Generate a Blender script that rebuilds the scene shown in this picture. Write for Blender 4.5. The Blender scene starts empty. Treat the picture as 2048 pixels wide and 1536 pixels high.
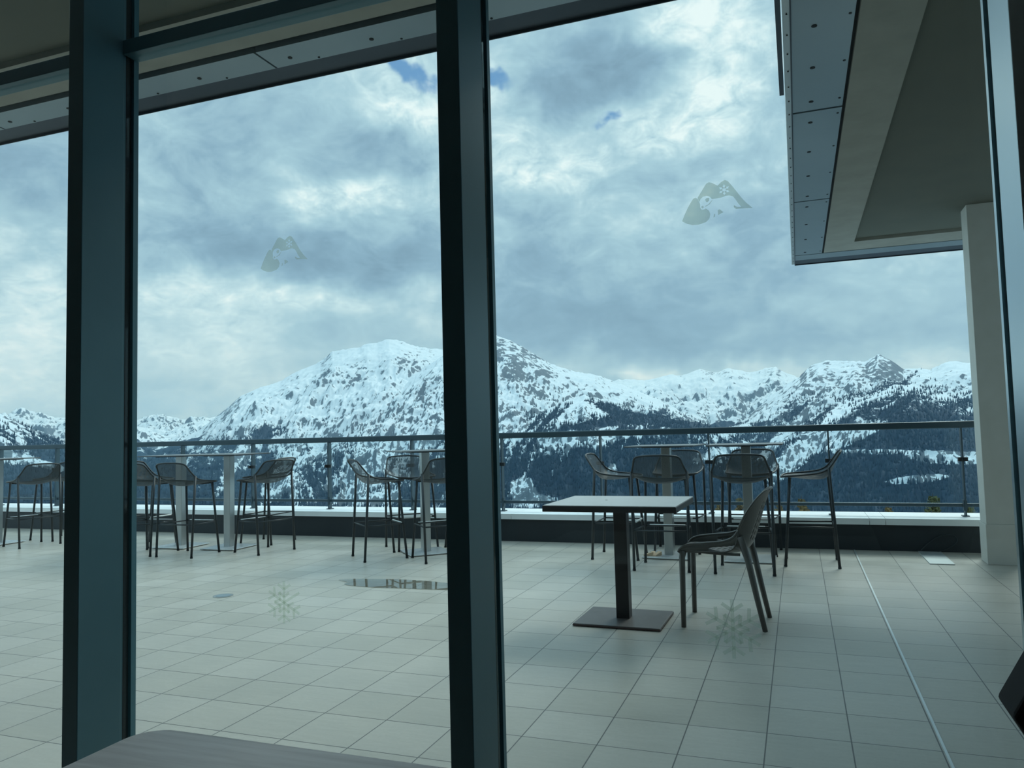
import bpy, bmesh, math, random
import numpy as np
from mathutils import Vector, Matrix
random.seed(7)
C = bpy.context.scene.collection
PI = math.pi

# ------------------------------------------------------------------ camera
EYE = 1.21
cam_d = bpy.data.cameras.new('camera'); cam = bpy.data.objects.new('camera', cam_d); C.objects.link(cam)
cam_d.sensor_fit = 'HORIZONTAL'; cam_d.sensor_width = 36.0; cam_d.lens = 36.0 * 1545 / 2048
cam_d.clip_start = 0.05; cam_d.clip_end = 80000
CR = Matrix(((0.93760224, 0.04599356, 0.34465438), (0.34675726, -0.05036636, -0.93660164), (-0.02571866, 0.9976712, -0.06317221)))
cam.matrix_world = Matrix.Translation((0, 0, EYE)) @ CR.to_4x4()
bpy.context.scene.camera = cam

# ------------------------------------------------------------------ view
vs = bpy.context.scene.view_settings
vs.view_transform = 'Standard'; vs.look = 'None'; vs.gamma = 1.0; vs.use_curve_mapping = False
vs.exposure = 0.0
try:
    bpy.context.scene.cycles.max_bounces = 10
    bpy.context.scene.cycles.transparent_max_bounces = 24
except Exception: pass

# ------------------------------------------------------------------ node helpers
def mat(name, col=(0.5, 0.5, 0.5), rough=0.5, metal=0.0, spec=0.5):
    m = bpy.data.materials.new(name); m.use_nodes = True
    b = m.node_tree.nodes['Principled BSDF']
    b.inputs['Base Color'].default_value = (*col, 1); b.inputs['Roughness'].default_value = rough
    b.inputs['Metallic'].default_value = metal
    b.inputs['Specular IOR Level'].default_value = spec
    return m
class NT:
    def __init__(s, nt): s.nt = nt
    def n(s, typ, **kw):
        n = s.nt.nodes.new(typ)
        for k, v in kw.items(): setattr(n, k, v)
        return n
    def set(s, sock, v):
        if hasattr(v, 'is_output') or hasattr(v, 'links') and not isinstance(v, (int, float, tuple)): s.nt.links.new(v, sock)
        else: sock.default_value = v
    def math(s, op, a, b=None, c=None, clamp=False):
        n = s.n('ShaderNodeMath', operation=op); n.use_clamp = clamp
        for i, v in enumerate((a, b, c)):
            if v is not None: s.set(n.inputs[i], v)
        return n.outputs[0]
    def mix(s, f, a, b, blend='MIX'):
        n = s.n('ShaderNodeMix', data_type='RGBA', blend_type=blend)
        s.set(n.inputs[0], f)
        s.set(n.inputs[6], (*a, 1) if isinstance(a, tuple) and len(a) == 3 else a)
        s.set(n.inputs[7], (*b, 1) if isinstance(b, tuple) and len(b) == 3 else b)
        return n.outputs[2]
    def noise(s, vec, scale, detail=4, rough=0.55, dist=0.0, lac=2.0):
        n = s.n('ShaderNodeTexNoise'); s.set(n.inputs['Vector'], vec)
        n.inputs['Scale'].default_value = scale; n.inputs['Detail'].default_value = detail
        n.inputs['Roughness'].default_value = rough; n.inputs['Distortion'].default_value = dist
        n.inputs['Lacunarity'].default_value = lac
        return n.outputs['Fac']
    def ramp(s, f, stops):
        n = s.n('ShaderNodeValToRGB'); s.set(n.inputs[0], f); e = n.color_ramp.elements
        while len(e) < len(stops): e.new(0.5)
        for i, (p, c) in enumerate(stops):
            e[i].position = p; e[i].color = (*c, 1) if len(c) == 3 else c
        return n.outputs[0]
    def smooth(s, v, a, b):
        n = s.n('ShaderNodeMapRange', interpolation_type='SMOOTHSTEP'); s.set(n.inputs[0], v)
        n.inputs[1].default_value = a; n.inputs[2].default_value = b
        return n.outputs[0]
def dir_of(px, py):
    v = CR @ Vector(((px - 1024) / 1545., (768 - py) / 1545., -1)); v.normalize(); return v
def azel(px, py):
    v = dir_of(px, py); return math.degrees(math.atan2(v.x, v.y)), math.degrees(math.asin(v.z))

# ------------------------------------------------------------------ sky of broken cloud
w = bpy.data.worlds.new('cloudy_sky'); bpy.context.scene.world = w; w.use_nodes = True
T = NT(w.node_tree); bgn = w.node_tree.nodes['Background']
tc = T.n('ShaderNodeTexCoord').outputs['Generated']
sep = T.n('ShaderNodeSeparateXYZ'); T.set(sep.inputs[0], tc)
zc = T.math('ADD', T.math('MAXIMUM', sep.outputs[2], -0.02), 0.42)
cx = T.math('DIVIDE', sep.outputs[0], zc); cy = T.math('DIVIDE', sep.outputs[1], zc)
cmb = T.n('ShaderNodeCombineXYZ'); T.set(cmb.inputs[0], cx); T.set(cmb.inputs[1], cy)
cloudp = cmb.outputs[0]
az = T.math('MULTIPLY', T.math('ARCTAN2', sep.outputs[0], sep.outputs[1]), 180 / PI)
el = T.math('MULTIPLY', T.math('ARCSINE', sep.outputs[2]), 180 / PI)
wa = T.noise(tc, 5.0, 5, 0.6); wb_v = T.n('ShaderNodeVectorMath', operation='ADD'); T.set(wb_v.inputs[0], tc); wb_v.inputs[1].default_value = (3.1, 7.7, 1.3)
wb = T.noise(wb_v.outputs[0], 5.0, 5, 0.6)
azw = T.math('ADD', az, T.math('MULTIPLY', T.math('SUBTRACT', wa, 0.5), 15.0))
elw = T.math('ADD', el, T.math('MULTIPLY', T.math('SUBTRACT', wb, 0.5), 8.0))
def blob(px, py, sx, sy, amp, acc):
    a0, e0 = azel(px, py); k = 1 / 27.0
    dx = T.math('MULTIPLY', T.math('SUBTRACT', azw, a0), 1 / (sx * k * 1.05))
    dy = T.math('MULTIPLY', T.math('SUBTRACT', elw, e0), 1 / (sy * k))
    r2 = T.math('ADD', T.math('MULTIPLY', dx, dx), T.math('MULTIPLY', dy, dy))
    g = T.math('POWER', 2.718, T.math('MULTIPLY', r2, -1.0))
    return T.math('MULTIPLY_ADD', g, amp, acc)
BLOBS = [
 (850, 195, 90, 70, .34), (1010, 250, 80, 140, .30), (1330, 55, 190, 45, .40), (1450, 170, 110, 110, .34), (1290, 250, 190, 60, .20),
 (670, 400, 110, 50, .36), (1140, 340, 130, 60, .26), (60, 590, 130, 80, .20), (60, 700, 130, 90, .30), (500, 600, 230, 32, .36),
 (430, 680, 170, 60, .22), (500, 760, 150, 60, .20), (1225, 742, 80, 16, .42), (1480, 722, 230, 22, .22), (1850, 720, 130, 22, .22),
 (1280, 460, 80, 60, .14), (760, 200, 60, 60, .10), (300, 330, 50, 90, .10), (830, 640, 60, 40, .20), (1700, 620, 160, 40, .10), (1010, 50, 160, 40, .1),
 (1170, 125, 130, 70, -.46), (1230, 170, 90, 50, -.15), (750, 300, 90, 60, -.26), (480, 490, 220, 80, -.20), (700, 545, 170, 60, -.24),
 (1150, 560, 250, 90, -.16), (1350, 630, 320, 45, -.22), (1560, 670, 350, 30, -.20), (1480, 330, 110, 60, -.10), (50, 400, 120, 90, -.12),
 (400, 230, 120, 60, -.10), (1080, 660, 130, 45, -.14)]
acc = 0.455
for b in BLOBS: acc = blob(*b, acc)
n1 = T.noise(cloudp, 3.6, 9, 0.64, 0.35); n2 = T.noise(cloudp, 10, 8, 0.66, 0.55)
calm = T.math('MULTIPLY_ADD', T.smooth(el, 4.0, 17.0), .62, .42)
acc = T.math('ADD', acc, T.math('MULTIPLY', T.math('SUBTRACT', n1, 0.5), T.math('MULTIPLY', calm, 1.15)))
acc = T.math('ADD', acc, T.math('MULTIPLY', T.math('SUBTRACT', n2, 0.5), T.math('MULTIPLY', calm, 0.8)))
n3 = T.noise(cloudp, 22, 6, 0.65, 0.6)
brt = T.smooth(acc, .45, .85)
acc = T.math('ADD', acc, T.math('MULTIPLY', brt, T.math('MULTIPLY', T.math('SUBTRACT', n3, 0.5), T.math('MULTIPLY', calm, 1.5))))
cl = T.ramp(acc, [(0.0, (.225, .315, .40)), (0.25, (.31, .43, .53)), (0.5, (.46, .60, .67)), (0.75, (.70, .80, .82)), (1.0, (.97, .96, .93))])
blue = 0.0
for b in [(862, 138, 38, 40, 1.2), (850, 100, 30, 20, .9), (1012, 132, 45, 13, 1.2), (1165, 232, 24, 14, .8)]: blue = blob(*b, blue)
blue = T.smooth(T.math('ADD', blue, T.math('MULTIPLY', T.math('SUBTRACT', n2, 0.5), 2.4)), 0.40, 1.3)
cl = T.mix(blue, cl, (.17, .32, .55))
up = T.smooth(sep.outputs[2], .60, .80)     # sky boost above the view, added to light the terrace
T.set(bgn.inputs[0], cl); left = T.smooth(T.math('MULTIPLY', sep.outputs[0], -1.0), .82, .97)     # added brightness in the unseen left sky, to light floor and pillar
T.set(bgn.inputs[1], T.math('ADD', T.math('MULTIPLY_ADD', up, 1.2, 1.10), T.math('MULTIPLY', left, 2.2)))

# ------------------------------------------------------------------ sun veiled by cloud
sd = bpy.data.lights.new('veiled_sun', 'SUN'); sd.energy = 2.0; sd.angle = math.radians(22); sd.color = (1, .97, .9)
so = bpy.data.objects.new('veiled_sun', sd); C.objects.link(so)
a_, e_ = math.radians(16), math.radians(42)
so.rotation_euler = Vector((math.sin(a_) * math.cos(e_), math.cos(a_) * math.cos(e_), math.sin(e_))).to_track_quat('Z', 'Y').to_euler()

# ------------------------------------------------------------------ mesh helpers
def new_bm(): return bmesh.new()
def box(bm, x0, y0, z0, x1, y1, z1, mtx=None):
    vs = [bm.verts.new((x, y, z)) for z in (z0, z1) for y in (y0, y1) for x in (x0, x1)]
    if mtx is not None:
        for v in vs: v.co = mtx @ v.co
    for f in ((0, 2, 3, 1), (4, 5, 7, 6), (0, 1, 5, 4), (2, 6, 7, 3), (0, 4, 6, 2), (1, 3, 7, 5)):
        bm.faces.new([vs[i] for i in f])
    return vs
def tube(bm, pts, r, n=8, closed=False, r2=None):
    pts = [Vector(p) for p in pts]; N = len(pts); rings = []
    up = Vector((0, 0, 1)); prev = None
    for i, p in enumerate(pts):
        if closed: t = (pts[(i + 1) % N] - pts[i - 1])
        else: t = pts[min(i + 1, N - 1)] - pts[max(i - 1, 0)]
        t.normalize()
        if prev is None:
            a = t.cross(up)
            if a.length < 0.1: a = t.cross(Vector((1, 0, 0)))
        else: a = prev - t * prev.dot(t)
        a.normalize(); prev = a; b = t.cross(a)
        rr = r if r2 is None else r + (r2 - r) * i / (N - 1)
        rings.append([bm.verts.new(p + (a * math.cos(2 * PI * k / n) + b * math.sin(2 * PI * k / n)) * rr) for k in range(n)])
    for i in range(N if closed else N - 1):
        A, B = rings[i], rings[(i + 1) % N]
        for k in range(n): bm.faces.new((A[k], A[(k + 1) % n], B[(k + 1) % n], B[k]))
    if not closed: bm.faces.new(rings[0][::-1]); bm.faces.new(rings[-1])
def prism(bm, poly, y0, y1, f=None):
    """poly in (x,z) extruded along y; f maps a point"""
    f = f or (lambda v: v)
    A = [bm.verts.new(f(Vector((x, y0, z)))) for x, z in poly]; B = [bm.verts.new(f(Vector((x, y1, z)))) for x, z in poly]
    bm.faces.new(A); bm.faces.new(B[::-1]); n = len(poly)
    for i in range(n): bm.faces.new((A[i], B[i], B[(i + 1) % n], A[(i + 1) % n]))
def obj(name, bm, m, parent=None, smooth=False, bevel=0.0, loc=None):
    bmesh.ops.recalc_face_normals(bm, faces=bm.faces)
    me = bpy.data.meshes.new(name); bm.to_mesh(me); bm.free()
    o = bpy.data.objects.new(name, me); C.objects.link(o)
    if m is not None: me.materials.append(m)
    if parent is not None: o.parent = parent
    if loc is not None: o.location = loc
    if smooth:
        for p in me.polygons: p.use_smooth = True
    if bevel:
        md = o.modifiers.new('bevel', 'BEVEL'); md.width = bevel; md.segments = 2; md.limit_method = 'ANGLE'
    return o
def boxobj(name, c0, c1, m, parent=None, bevel=0.0):
    bm = new_bm(); box(bm, *c0, *c1); return obj(name, bm, m, parent, bevel=bevel)
def empty(name, loc=(0, 0, 0), rz=0.0):
    o = bpy.data.objects.new(name, None); C.objects.link(o); o.location = loc; o.rotation_euler = (0, 0, rz); o.empty_display_size = 0.1
    return o
def tag(o, label=None, cat=None, group=None, kind=None):
    if label: o['label'] = label
    if cat: o['category'] = cat
    if group: o['group'] = group
    if kind: o['kind'] = kind
    return o
def copy_tree(o, parent=None):
    c = o.copy(); C.objects.link(c)
    if parent is not None: c.parent = parent
    for ch in list(o.children): copy_tree(ch, c)
    return c

# ------------------------------------------------------------------ materials
def tile_mat():
    m = mat('grey_stone_tile', rough=0.42); t = NT(m.node_tree); b = m.node_tree.nodes['Principled BSDF']
    pos = t.n('ShaderNodeNewGeometry').outputs['Position']
    mp = t.n('ShaderNodeMapping'); t.set(mp.inputs[0], pos); mp.inputs['Location'].default_value = (.171 + .307 * 60, -2.975 + .3035 * 40, 0)
    br = t.n('ShaderNodeTexBrick'); t.set(br.inputs['Vector'], mp.outputs[0]); br.offset = 0.0; br.squash = 1.0
    br.inputs['Scale'].default_value = 1.0; br.inputs['Brick Width'].default_value = .307; br.inputs['Row Height'].default_value = .3035
    br.inputs['Mortar Size'].default_value = .0029; br.inputs['Mortar Smooth'].default_value = 0.3; br.inputs['Bias'].default_value = 0
    br.inputs['Color1'].default_value = (.43, .395, .335, 1); br.inputs['Color2'].default_value = (.49, .45, .39, 1); br.inputs['Mortar'].default_value = (.085, .078, .07, 1)
    n1 = t.noise(pos, 2.2, 5, .6); n2 = t.noise(pos, 60, 4, .7)
    mp2 = t.n('ShaderNodeMapping'); t.set(mp2.inputs[0], pos); mp2.inputs['Scale'].default_value = (6, 40, 1)
    n3 = t.noise(mp2.outputs[0], 1.0, 4, .6)
    f = t.math('ADD', t.math('ADD', t.math('MULTIPLY', n1, .30), t.math('MULTIPLY', n2, .24)), t.math('MULTIPLY_ADD', n3, .22, .62))
    col = t.mix(1.0, br.outputs['Color'], t.mix(f, (0, 0, 0), (1, 1, 1)), 'MULTIPLY')
    cc = t.n('ShaderNodeCombineColor'); [t.set(cc.inputs[i], f) for i in range(3)]
    col = t.mix(1.0, br.outputs['Color'], cc.outputs[0], 'MULTIPLY')
    t.set(b.inputs['Base Color'], col)
    t.set(b.inputs['Roughness'], t.math('MULTIPLY_ADD', n1, .25, .26))
    bp = t.n('ShaderNodeBump'); bp.inputs['Strength'].default_value = .35; bp.inputs['Distance'].default_value = .004
    t.set(bp.inputs['Height'], t.math('SUBTRACT', t.math('MULTIPLY', n2, .15), br.outputs['Fac'])); t.set(b.inputs['Normal'], bp.outputs[0])
    return m
def noisy(name, c1, c2, scale, rough=.6, metal=0., spec=.5, detail=5, stretch=None, bump=0.0):
    m = mat(name, c1, rough, metal, spec); t = NT(m.node_tree); b = m.node_tree.nodes['Principled BSDF']
    pos = t.n('ShaderNodeTexCoord').outputs['Object']
    if stretch:
        mp = t.n('ShaderNodeMapping'); t.set(mp.inputs[0], pos); mp.inputs['Scale'].default_value = stretch; pos = mp.outputs[0]
    n = t.noise(pos, scale, detail, .6)
    t.set(b.inputs['Base Color'], t.ramp(n, [(.3, c1), (.7, c2)]))
    if bump:
        bp = t.n('ShaderNodeBump'); bp.inputs['Strength'].default_value = bump; bp.inputs['Distance'].default_value = .003
        t.set(bp.inputs['Height'], n); t.set(b.inputs['Normal'], bp.outputs[0])
    return m
M = {}
M['tile'] = tile_mat()
M['paint'] = noisy('dark_slate_frame_paint', (.062, .145, .175), (.072, .16, .19), 3, rough=.40, metal=.2)
M['alu'] = noisy('satin_aluminium', (.42, .47, .48), (.50, .54, .55), 3, rough=.32, metal=.85)
M['sky_lit4'] = noisy('sky_lit_satin_frame', (.50, .58, .60), (.56, .63, .65), 2, rough=.30, metal=.9)  # frame paint lightened for one mullion, sky reflection put into its colour
M['gasket'] = mat('black_rubber_gasket', (.006, .008, .01), .7)
M['rail'] = noisy('grey_painted_rail', (.045, .075, .095), (.055, .088, .108), 4, rough=.42, metal=.3)
M['clad'] = noisy('blue_grey_metal_cladding', (.30, .36, .39), (.36, .42, .45), 1.2, rough=.38, metal=.55, stretch=(1, 1, 1))
M['clad_dark'] = noisy('dark_metal_drip_edge', (.05, .065, .085), (.065, .08, .10), 2, rough=.45, metal=.4)
M['flash'] = noisy('pale_metal_flashing', (.55, .60, .60), (.68, .70, .70), 3, rough=.35, metal=.6)
M['beige'] = noisy('beige_render', (.30, .29, .25), (.36, .345, .30), 5, rough=.9, bump=.2)
M['olive'] = noisy('dark_olive_soffit', (.12, .125, .10), (.14, .14, .11), 4, rough=.9, bump=.1)
M['pillar'] = noisy('pale_rendered_pillar', (.62, .60, .54), (.68, .655, .60), 6, rough=.85, bump=.15)
M['parapet'] = noisy('dark_wet_parapet', (.013, .020, .026), (.022, .030, .036), 3, rough=.5)
M['coping'] = noisy('pale_metal_coping', (.84, .86, .86), (.92, .93, .93), 5, rough=.5)
M['steel'] = noisy('brushed_steel', (.40, .42, .42), (.52, .53, .52), 6, rough=.34, metal=.8, stretch=(1, 1, .1))
M['stoolpaint'] = noisy('charcoal_powder_coat', (.016, .022, .026), (.022, .028, .032), 30, rough=.45)
M['worn'] = mat('worn_bare_metal', (.86, .87, .85), .45, 0)
M['htop'] = noisy('grey_laminate_top', (.10, .11, .115), (.13, .14, .145), 8, rough=.35)
M['tabletop'] = noisy('pale_taupe_laminate', (.48, .455, .43), (.54, .51, .48), 14, rough=.34, spec=.7)
M['tabledark'] = noisy('dark_brown_edge', (.020, .018, .020), (.03, .026, .027), 20, rough=.45)
M['basebrown'] = noisy('brown_metal_base', (.085, .075, .072), (.11, .095, .09), 12, rough=.42)
M['basetrim'] = mat('reddish_dark_base_edge', (.06, .028, .026), .5)
M['wood'] = None
M['polished'] = noisy('polished_steel_plate', (.72, .74, .74), (.82, .83, .83), 6, rough=.25, metal=.55)
M['black'] = mat('black_nylon', (.004, .004, .005), .8)
M['room'] = noisy('dark_room_wall', (.42, .42, .40), (.48, .48, .46), 2, rough=.9)
M['roomfloor'] = noisy('dark_room_floor', (.20, .19, .18), (.25, .24, .22), 4, rough=.6)
def wood_mat():
    m = mat('grey_washed_wood', rough=.42); t = NT(m.node_tree); b = m.node_tree.nodes['Principled BSDF']
    pos = t.n('ShaderNodeTexCoord').outputs['Object']
    mp = t.n('ShaderNodeMapping'); t.set(mp.inputs[0], pos); mp.inputs['Scale'].default_value = (1.2, 14, 1); mp.inputs['Rotation'].default_value = (0, 0, -.05)
    n = t.noise(mp.outputs[0], 2.6, 6, .6, .9)
    wv = t.n('ShaderNodeTexWave'); t.set(wv.inputs[0], mp.outputs[0]); wv.bands_direction = 'Y'; wv.inputs['Scale'].default_value = 1.0; wv.inputs['Distortion'].default_value = 11; wv.inputs['Detail'].default_value = 3; wv.inputs['Detail Scale'].default_value = .7
    f = t.math('MULTIPLY_ADD', wv.outputs['Fac'], .10, t.math('MULTIPLY', n, .92))
    t.set(b.inputs['Base Color'], t.ramp(f, [(.25, (.50, .475, .46)), (.5, (.66, .63, .62)), (.8, (.78, .76, .75))]))
    return m
M['wood'] = wood_mat()
def glass_mat(name, tint, refl=1.45, base=0.0):
    m = bpy.data.materials.new(name); m.use_nodes = True; t = NT(m.node_tree); m.node_tree.nodes.clear()
    out = t.n('ShaderNodeOutputMaterial'); tr = t.n('ShaderNodeBsdfTransparent'); tr.inputs[0].default_value = (*tint, 1)
    gl = t.n('ShaderNodeBsdfGlossy'); gl.inputs['Roughness'].default_value = .02; gl.inputs['Color'].default_value = (.85, .95, .95, 1)
    fr = t.n('ShaderNodeFresnel'); bf = t.n('ShaderNodeNewGeometry').outputs['Backfacing']; t.set(fr.inputs['IOR'], t.math('MULTIPLY_ADD', bf, 1 / refl - refl, refl))
    mx = t.n('ShaderNodeMixShader'); t.set(mx.inputs[0], fr.outputs[0]); t.set(mx.inputs[1], tr.outputs[0]); t.set(mx.inputs[2], gl.outputs[0])
    t.set(out.inputs[0], mx.outputs[0]); return m
M['glass'] = glass_mat('tinted_window_glass', (.885, .972, .982), 1.35)
M['railglass'] = glass_mat('railing_glass', (.93, .965, .975), 1.3)
def mesh_mat():
    m = bpy.data.materials.new('perforated_charcoal_steel'); m.use_nodes = True; t = NT(m.node_tree)
    b = m.node_tree.nodes['Principled BSDF']; out = m.node_tree.nodes['Material Output']
    b.inputs['Base Color'].default_value = (.036, .044, .046, 1); b.inputs['Roughness'].default_value = .5
    uv = t.n('ShaderNodeUVMap').outputs[0]
    s = t.n('ShaderNodeSeparateXYZ'); t.set(s.inputs[0], uv)
    a = t.math('SINE', t.math('MULTIPLY', s.outputs[0], 2 * PI / .009)); c = t.math('SINE', t.math('MULTIPLY', s.outputs[1], 2 * PI / .009))
    hole = t.math('GREATER_THAN', t.math('MULTIPLY', a, c), 0.20)
    hole2 = t.math('MULTIPLY', hole, 1.0)
    tr = t.n('ShaderNodeBsdfTransparent'); mx = t.n('ShaderNodeMixShader')
    t.set(mx.inputs[0], hole2); t.set(mx.inputs[1], b.outputs[0]); t.set(mx.inputs[2], tr.outputs[0]); t.set(out.inputs[0], mx.outputs[0])
    return m
M['mesh'] = mesh_mat()
def sticker_mat():
    m = bpy.data.materials.new('frosted_vinyl'); m.use_nodes = True; t = NT(m.node_tree); m.node_tree.nodes.clear()
    out = t.n('ShaderNodeOutputMaterial'); tr = t.n('ShaderNodeBsdfTransparent'); tr.inputs[0].default_value = (.91, .93, .90, 1)
    df = t.n('ShaderNodeBsdfTranslucent'); df.inputs[0].default_value = (.55, .60, .56, 1)
    mx = t.n('ShaderNodeMixShader'); mx.inputs[0].default_value = .16
    t.set(mx.inputs[1], tr.outputs[0]); t.set(mx.inputs[2], df.outputs[0]); t.set(out.inputs[0], mx.outputs[0]); return m
M['vinyl'] = sticker_mat()

# ================================================================== SETTING
W = 1.76                       # window wall, inner face of the mullions
PY = 8.20                      # parapet inner face
tag(boxobj('floor', (-18, 1.99, -.25), (7, PY + .1, 0), M['tile']), 'grey square stone tiles paving the outdoor terrace', None, kind='structure')
tag(boxobj('floor_inside', (-7, -6, -.2), (4, 1.74, 0), M['roomfloor']), kind='structure')
tag(boxobj('wall_back', (-7, -6.2, 0), (4, -6, 3.2), M['room']), kind='structure')
tag(boxobj('wall_left', (-7.2, -6.2, 0), (-7, 1.74, 3.2), M['room']), kind='structure')
tag(boxobj('wall_right', (4, -6.2, 0), (4.2, 1.74, 3.2), M['room']), kind='structure')
tag(boxobj('ceiling', (-7.2, -6.2, 3.2), (4.2, 1.74, 3.3), M['room']), kind='structure')

# joint strip in the paving
tag(boxobj('expansion_joint', (.449, 2.0, 0.0), (.459, PY, .003), M['flash']), 'pale straight metal strip set between the terrace tiles', 'floor strip', kind='structure')

# window mullions: X of the right face of each, front face 0.062 wide
FR = [(-3.36, 'a'), (-2.058, 'b'), (-.770, 'c'), (.4965, 'd'), (1.76, 'e')]
def mullion(n, xr):
    r = empty('trim_%d' % n, (xr, W, 0)); tag(r, kind='structure')
    x0 = -.062
    bm = new_bm(); box(bm, x0, 0, 0, 0, .158, 3.2); obj('mullion', bm, M['paint'] if n != 4 else M['sky_lit4'], r, bevel=.002)
    bm = new_bm(); box(bm, x0 + .012, .158, 0, -.012, .198, 3.2); obj('gasket', bm, M['gasket'], r)
    bm = new_bm(); box(bm, x0, .198, 0, 0, .218, 3.2); obj('cover_cap', bm, M['paint'] if n != 4 else M['sky_lit4'], r)
    bm = new_bm(); box(bm, x0 + .004, .158, 0, -.004, .168, 3.2); obj('bead', bm, M['paint'], r)
    return r
for i, (xr, _) in enumerate(FR): mullion(i + 1, xr)
for i in range(4):
    r = empty('window_%d' % (i + 1), (FR[i][0], W, 0)); tag(r, kind='structure'); wd = FR[i + 1][0] - .062 - FR[i][0]
    for nm, z0, z1 in (('glass_pane', .05, 2.505), ('upper_glass_pane', 2.555, 3.2)):
        bm = new_bm(); box(bm, -.005, .172, z0, wd + .005, .184, z1); obj(nm, bm, M['glass'], r)
    bm = new_bm(); box(bm, 0, .150, 2.505, wd, .215, 2.553); obj('transom', bm, M['paint'], r, bevel=.002)
    bm = new_bm(); box(bm, 0, .0, 0, wd, .215, .06); obj('bottom_rail', bm, M['paint'], r)

# ------------------------------------------------------------------ roof
ZF = 3.05
rf = empty('roof', (0, 0, 0)); tag(rf, 'flat terrace roof with grey metal edge and dark inset underside', None, kind='structure')
XE = .05; YE = 3.26; YF = 9.38; XL, XR = -18., 7.
# slab above
bm = new_bm(); box(bm, XL, 1.99, 3.16, XE + .02, YE - .02, 3.36); box(bm, XE + .02, 1.99, 3.16, XR, YF - .02, 3.36); obj('slab', bm, M['olive'], rf)
# beige borders 
bm = new_bm()
box(bm, XL, 2.60, ZF + .004, .62, 2.90, 3.16)
box(bm, .345, 2.90, ZF + .004, .62, 8.46, 3.16); box(bm, .345, 8.46, ZF + .004, XR, 8.86, 3.16)
obj('beige_border', bm, M['beige'], rf)
bm = new_bm(); box(bm, XL, 2.0, 3.085, .62, 2.60, 3.158); box(bm, .62, 2.0, 3.085, XR, 8.46, 3.158); obj('soffit', bm, M['olive'], rf)
# dark gap between border and cladding
bm = new_bm(); box(bm, XL, 2.90, ZF + .03, .33, 2.945, ZF + .1); box(bm, .33, 2.9, ZF + .03, .345, 8.9, ZF + .1); obj('shadow_gap', bm, M['gasket'], rf)
# cladding panels, left eave (run along x)
def screws(bm, pts):
    for x, y, r in pts: 
        vs = [bm.verts.new((x + r * math.cos(a * PI / 4), y + r * math.sin(a * PI / 4), ZF - .003)) for a in range(8)]
        vt = [bm.verts.new((v.co.x, v.co.y, ZF)) for v in vs]
        bm.faces.new(vs)
        for k in range(8): bm.faces.new((vs[k], vs[(k + 1) % 8], vt[(k + 1) % 8], vt[k]))
seam = -2.355
xs = [seam + 1.9 * k for k in range(-7, 2)]
for i in range(len(xs)):
    x1 = min(xs[i], XE - .005); x0 = xs[i] - 1.9 + .012
    if x0 > XE: continue
    p = obj('cladding_panel', (lambda b: (box(b, x0, 2.945, ZF, x1, 3.115, ZF + .1), b)[1])(new_bm()), M['clad'], rf)
    b = new_bm(); screws(b, [(x0 + .12 + .45 * k, 3.05, .011) for k in range(4) if x0 + .12 + .45 * k < x1 - .02] + [(x0 + .25 + .45 * k, 3.10, .006) for k in range(4) if x0 + .25 + .45 * k < x1 - .02]); s = obj('screw_heads', b, M['gasket'], p)
bm = new_bm(); box(bm, XL, 3.115, ZF + .004, XE, YE, 3.2); box(bm, XL, YE - .006, 3.04, XE, YE, 3.42); obj('drip_edge', bm, M['clad_dark'], rf)
# right side edge, panels run along y
ys = [3.115, 4.775, 6.715, 8.86]
for i in range(3):
    y0, y1 = ys[i] + .012, ys[i + 1] - .012
    p = obj('cladding_panel', (lambda b: (box(b, XE + .004, y0, ZF, .325, y1, ZF + .1), b)[1])(new_bm()), M['clad'], rf)
    b = new_bm(); n = 4; screws(b, [(.155, y0 + .17 + (y1 - y0 - .3) * k / (n - 1), .013) for k in range(n)] + [(.305, y0 + .08 + (y1 - y0 - .2) * k / (n - 1), .007) for k in range(n)]); obj('screw_heads', b, M['gasket'], p)
bm = new_bm()
for y in ys[1:3]: box(bm, XE + .004, y - .014, ZF + .006, .325, y + .014, ZF + .1)
obj('panel_seam', bm, M['clad_dark'], rf)
bm = new_bm(); box(bm, XE - .001, 3.1, ZF - .004, XE + .006, YF, ZF + .3); obj('edge_lip', bm, M['clad_dark'], rf)
bm = new_bm(); box(bm, .018, 3.2, ZF + .01, XE - .001, YF, ZF + .3)
fl = obj('side_flashing', bm, M['flash'], rf)
b = new_bm()
for k in range(30):
    y = 3.4 + k * .2; screws(b, [(.036, y, .004)])
s_ = obj('rivets', b, M['gasket'], fl)
s_.location = (0, 0, .0085)
bm = new_bm(); box(bm, -.012, 3.0, ZF - .0, .012, 4.48, ZF + .06); obj('drip_profile', bm, M['clad_dark'], rf)
# front edge
bm = new_bm(); box(bm, XE, 8.872, ZF, XR, 9.12, ZF + .1); obj('front_cladding', bm, M['clad'], rf)
bm = new_bm(); box(bm, XE, 9.12, ZF + .006, XR, YF, ZF + .2); box(bm, XE, YF - .006, ZF - .006, XR, YF, ZF + .3); obj('front_drip_edge', bm, M['clad_dark'], rf)
# pillar
pr = empty('pillar', (1.455, 7.57, 0)); tag(pr, 'pale rendered square pillar carrying the terrace roof', None, kind='structure')
bm = new_bm(); box(bm, 0, 0, .335, .245, .235, 3.085); obj('shaft', bm, M['pillar'], pr, bevel=.003)
bm = new_bm(); box(bm, -.008, -.008, 0, .253, .243, .335); obj('plinth', bm, M['pillar'], pr, bevel=.003)
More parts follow.
